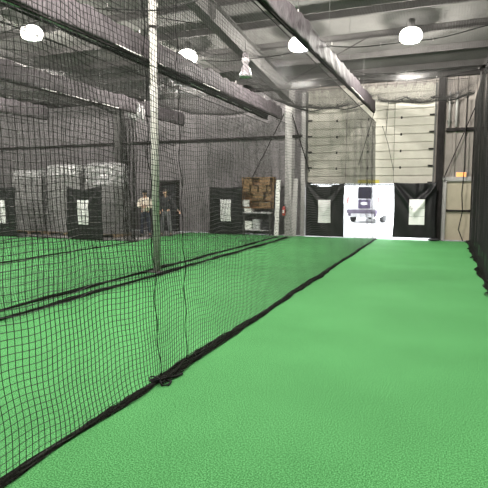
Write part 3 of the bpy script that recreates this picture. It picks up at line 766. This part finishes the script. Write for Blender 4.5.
def person(label, loc, rz, shirt, trousers, arms, cap=None, lean=0, sc=1.0, stance=.1, headturn=0):
    root = tag(empty('person', loc, rz), label, 'person'); root.scale = (sc,)*3
    # faces -y
    L = lambda nm, x, y, z, r_: (nm, (x, y, z), r_)
    hip = .93
    legs = {}
    torso = [L('pelvis',0,0,hip,(.15,.105)), L('waist',0,-.005,1.08,(.135,.10)), L('chest',0,lean*.5,1.28,(.165,.115)), L('neckbase',0,lean,1.44,(.09,.08)), L('neck',0,lean-.01,1.51,.055), L('headroot',0,lean-.02,1.58,.07)]
    chains = [torso]
    for s_, nm in ((-1,'r'), (1,'l')):
        st = stance*s_
        chains.append(['pelvis', L('hip'+nm,s_*.09,0,.88,.095), L('knee'+nm,s_*.10+st*.5,-.03,.49,.06), L('ankle'+nm,s_*.10+st,.02,.1,.042), L('foot'+nm,s_*.11+st,-.06,.045,.04), L('toe'+nm,s_*.12+st,-.16,.035,.03)])
        sh, el, wr, kn = arms[nm]
        chains.append(['neckbase', L('sh'+nm,*sh,.062), L('el'+nm,*el,.045), L('wr'+nm,*wr,.03), L('palm'+nm,*kn,(.042,.022))])
    body = skin_mesh(chains, 1)
    fingers = []
    for nm in 'rl':
        sh, el, wr, kn = [Vector(v) for v in arms[nm]]
        d = (kn-wr).normalized(); side = d.cross(Vector((0,1,0)));
        side = side.normalized() if side.length > .2 else Vector((1,0,0))
        bend = d.cross(side).normalized()
        for k in range(4):
            b = kn + side*(.03-.02*k); ln = (.075,.085,.08,.062)[k]
            fingers.append([('a%s%d' % (nm,k), tuple(b), .009), ('b%s%d' % (nm,k), tuple(b+d*ln*.55+bend*.008), .0085), ('c%s%d' % (nm,k), tuple(b+d*ln+bend*.03), .0075)])
        b = wr + (kn-wr)*.35 + side*.03
        fingers.append([('t'+nm, tuple(b), .011), ('u'+nm, tuple(b+side*.025+d*.035), .01), ('v'+nm, tuple(b+side*.03+d*.065+bend*.01), .0085)])
    fm = skin_mesh(fingers, 1)
    bm = bmesh.new(); bm.from_mesh(body); bm.from_mesh(fm)
    # head
    hd = MB(); hc = Vector((0, lean-.03, 1.64)); hr = Matrix.Rotation(headturn, 3, 'Z')
    hv = MB(); hv.ball((0,0,0), (.076,.096,.118), 20, 14)
    for v in hv.v:
        x, y, z = v
        if z < -.02: x *= 1-.22*min(1, (-z-.02)/.1); y = y*(1-.08*min(1, (-z-.02)/.1)) - (.012 if y < 0 else -.0)
        if abs(z-.0) < .03 and y < -.06 and .015 < abs(x) < .05: y += .008
        hd.v.append(tuple(hc + hr @ Vector((x, y, z))))
    hd.f = hv.f; hd.sm = hv.sm
    hd.ball(hc + hr @ Vector((0,-.104,-.012)), (.012,.018,.02), 8, 6); hd.ball(hc + hr @ Vector((0,-.098,-.05)), (.022,.008,.007), 8, 6)
    for s_ in (-1,1): hd.ball(hc + hr @ Vector((s_*.078,.008,-.005)), (.01,.018,.03), 8, 6)
    me = bpy.data.meshes.new('h'); me.from_pydata(hd.v, [], hd.f); bm.from_mesh(me)
    me2 = bpy.data.meshes.new('body'); bm.to_mesh(me2); bm.free()
    o = bpy.data.objects.new('tmpb', me2); col.objects.link(o)
    rm = o.modifiers.new('r', 'REMESH'); rm.mode = 'VOXEL'; rm.voxel_size = .0075; rm.use_smooth_shade = True
    sm = o.modifiers.new('sm', 'SMOOTH'); sm.factor = .4; sm.iterations = 2
    me3 = evaluated(o); bpy.data.objects.remove(o); me3.name = 'body'; me3.materials.clear()
    link('body', me3, M['skin'], root)
    # clothing: slightly larger skins over the same joints
    def grow(ch, k, names=None): return [(i if isinstance(i, str) else (i[0], i[1], tuple(a+k for a in i[2]) if isinstance(i[2], tuple) else i[2]+k)) for i in ch]
    top = [grow(torso[:4], .018)]
    top[0][0] = ('pelvis', (0,0,hip-.07), (.172,.128))
    for nm in 'rl':
        sh, el, wr, kn = arms[nm]
        wr2 = tuple(Vector(el)+(Vector(wr)-Vector(el))*.93)
        top.append(['neckbase', ('s'+nm, sh, .078), ('e'+nm, el, .06), ('w'+nm, wr2, .043)])
    me = skin_mesh(top, 2); me.name = 'shirt'; link('shirt', me, shirt, root)
    low = [[('q', (0,0,hip+.1), (.145,.11)), ('p', (0,0,hip+.0), (.158,.118))]]
    for s_, nm in ((-1,'r'), (1,'l')):
        st = stance*s_
        low.append(['p', ('h'+nm, (s_*.09,0,.86), .112), ('k'+nm, (s_*.10+st*.5,-.03,.49), .08), ('a'+nm, (s_*.10+st,.02,.06), .07)])
    me = skin_mesh(low, 2); me.name = 'trousers'; link('trousers', me, trousers, root)
    for s_ in (-1,1):
        m = MB(); x = s_*(.115+stance); m.ball((x,-.05,.045), (.05,.14,.045), 14, 8); m.box((x,-.05,.012), (.09,.27,.024), bev=.008); m.build('shoe', M['shoe'], root)
        m = MB(); m.ball(hc + hr @ Vector((s_*.032,-.093,.012)), (.011,.006,.007), 8, 6); m.build('eye', M['eye'], root)
    m = MB(); hv = MB(); hv.ball((0,0,0), (.086,.106,.128), 20, 14)
    pts = []
    for v in hv.v:
        x, y, z = v
        if z < .045 and y < .0: z = .045 + (z-.045)*.1; y = y*.92
        if z < -.05: z = -.05
        pts.append(tuple(hc + hr @ Vector((x, y+.006, z))))
    m.add(pts, hv.f, True); m.build('hair', M['hair'], root)
    if cap:
        m = MB(); m.lathe([(.098,.045),(.097,.08),(.08,.115),(.04,.138),(.001,.142)], tuple(hc), 20); m.poly([tuple(hc + hr @ Vector(p)) for p in ((-.07,-.07,.048),(.07,-.07,.048),(.055,-.165,.04),(-.055,-.165,.04))], (0,0,.008)); m.build('cap', cap, root)
    return root
# arms folded across the chest
armsA = {'r': ((-.19,0,1.40), (-.27,-.06,1.14), (-.04,-.21,1.17), (.05,-.215,1.18)), 'l': ((.19,0,1.40), (.27,-.06,1.12), (.05,-.235,1.13), (-.04,-.24,1.15))}
armsB = {'r': ((-.19,0,1.40), (-.27,.03,1.13), (-.2,-.12,.93), (-.18,-.17,.87)), 'l': ((.19,0,1.40), (.34,.0,1.16), (.50,-.05,.96), (.56,-.07,.90))}
def at(px, s, z=0):
    """floor point seen at column px at lane distance s"""
    th = R(21.98); t = (px-244)/500
    Zc = s/(math.cos(th)+t*math.sin(th)); return (Zc*(t*math.cos(th)-math.sin(th)), s, z)
person('person in a cream shirt with folded arms, left of the white pole', at(145.5,15.9), R(18), M['creamshirt'], M['navy'], armsA, cap=M['darkplastic'], sc=.97, stance=.06, headturn=R(15))
person('person in a black jacket with one arm out, right of the white pole', at(166,16.3), R(10), M['blackjacket'], M['greypants'], armsB, sc=1.0, stance=.07, headturn=R(-25))

# ------------------------------------------------------------------ outside
m = MB(); m.box((-5, WY+.1+25, -.06), (90, 50, .1)); structure(m.build('ground', M['yard']))
vx = at(362.5, 27.2)
van = tag(empty('van', (vx[0], vx[1], -.01), R(-9)), 'white van parked outside beyond the open door, seen from behind', 'vehicle')
secs = [(0,.45,.86,.55,1.15), (.02,.38,.93,.4,1.25), (.12,.33,.95,.32,1.95), (.4,.3,.95,.3,2.08), (3.0,.3,.95,.3,2.08), (3.7,.3,.93,.3,1.9), (4.3,.3,.9,.3,1.2), (4.9,.34,.86,.33,1.0), (5.0,.4,.8,.4,.85)]
V = []; F = []
for (y, _, hw_, z0, z1) in secs:
    c = .12
    pts = [(-hw_,z0+c),(-hw_+c,z0),(hw_-c,z0),(hw_,z0+c),(hw_,z0+(z1-z0)*.55),(hw_-.06,z1-c),(hw_-c-.08,z1),(-hw_+c+.08,z1),(-hw_+.06,z1-c),(-hw_,z0+(z1-z0)*.55)]
    V += [(x, y, z) for x, z in pts]
k = 10
for j in range(len(secs)-1):
    for i in range(k): F.append((j*k+i, j*k+(i+1) % k, (j+1)*k+(i+1) % k, (j+1)*k+i))
F.append(tuple(range(k))[::-1]); F.append(tuple((len(secs)-1)*k+i for i in range(k)))
m = MB(); m.add(V, F); m.build('body', M['van'], van)
m = MB(); m.box((.08,.03,1.62), (.72,.05,.62), rot=Matrix.Rotation(R(-3),3,'X'), bev=.02); m.build('rear_window', M['vanglass'], van)
m = MB(); m.box((.08,-.015,1.02), (.66,.05,.46), bev=.02); m.build('tailgate_panel', M['vanpanel'], van)
m = MB(); m.box((0,-.1,.62), (1.66,.2,.2), bev=.05); m.box((-.7,-.08,.47), (.12,.14,.2), bev=.02); m.box((.7,-.08,.47), (.12,.14,.2), bev=.02); m.build('rear_bumper', M['bumper'], van)
m = MB(); m.box((.08,-.05,1.05), (.36,.02,.14), bev=.004); m.build('number_plate', M['paper'], van)
for s_ in (-1,1):
    m = MB(); m.box((s_*.84,.04,1.2), (.1,.06,.4), bev=.015); m.build('tail_lamp', M['taillight'], van)
    m = MB(); m.box((s_*1.08,3.5,1.35), (.14,.1,.24), bev=.03); m.build('mirror', M['darkplastic'], van)
    for yy in (.95, 4.05):
        m = MB(); m.lathe([(.2,-.1),(.31,-.1),(.34,-.06),(.34,.06),(.31,.1),(.2,.1)], (s_*.83,yy,.34), 24, Matrix.Rotation(R(90),3,'Y')); w_ = m.build('tyre', M['tyre'], van)
        m = MB(); m.lathe([(.001,-.07),(.19,-.07),(.2,.0),(.19,.07),(.001,.07)], (s_*.84,yy,.34), 20, Matrix.Rotation(R(90),3,'Y')); m.build('wheel_rim', M['aluminium'], w_)

# ------------------------------------------------------------------ world, camera
w = bpy.data.worlds.new('World'); scene.world = w; w.use_nodes = True; nt = w.node_tree
bg = nt.nodes['Background']; bg.inputs['Strength'].default_value = 9; bg.inputs['Color'].default_value = (.93,.97,1,1)
cam = bpy.data.cameras.new('camera'); cam.sensor_width = 36; cam.lens = 500/488*36; cam.clip_start = .05; cam.clip_end = 300
co = bpy.data.objects.new('camera', cam); col.objects.link(co); co.location = (0,0,1.65)
co.rotation_euler = (R(90-5.94), 0, R(21.98)); scene.camera = co
vs = scene.view_settings; vs.view_transform = 'Standard'; vs.look = 'None'; vs.gamma = 1; vs.exposure = 0; vs.use_curve_mapping = False
scene.cycles.max_bounces = 6; scene.cycles.diffuse_bounces = 4; scene.cycles.sample_clamp_indirect = 6
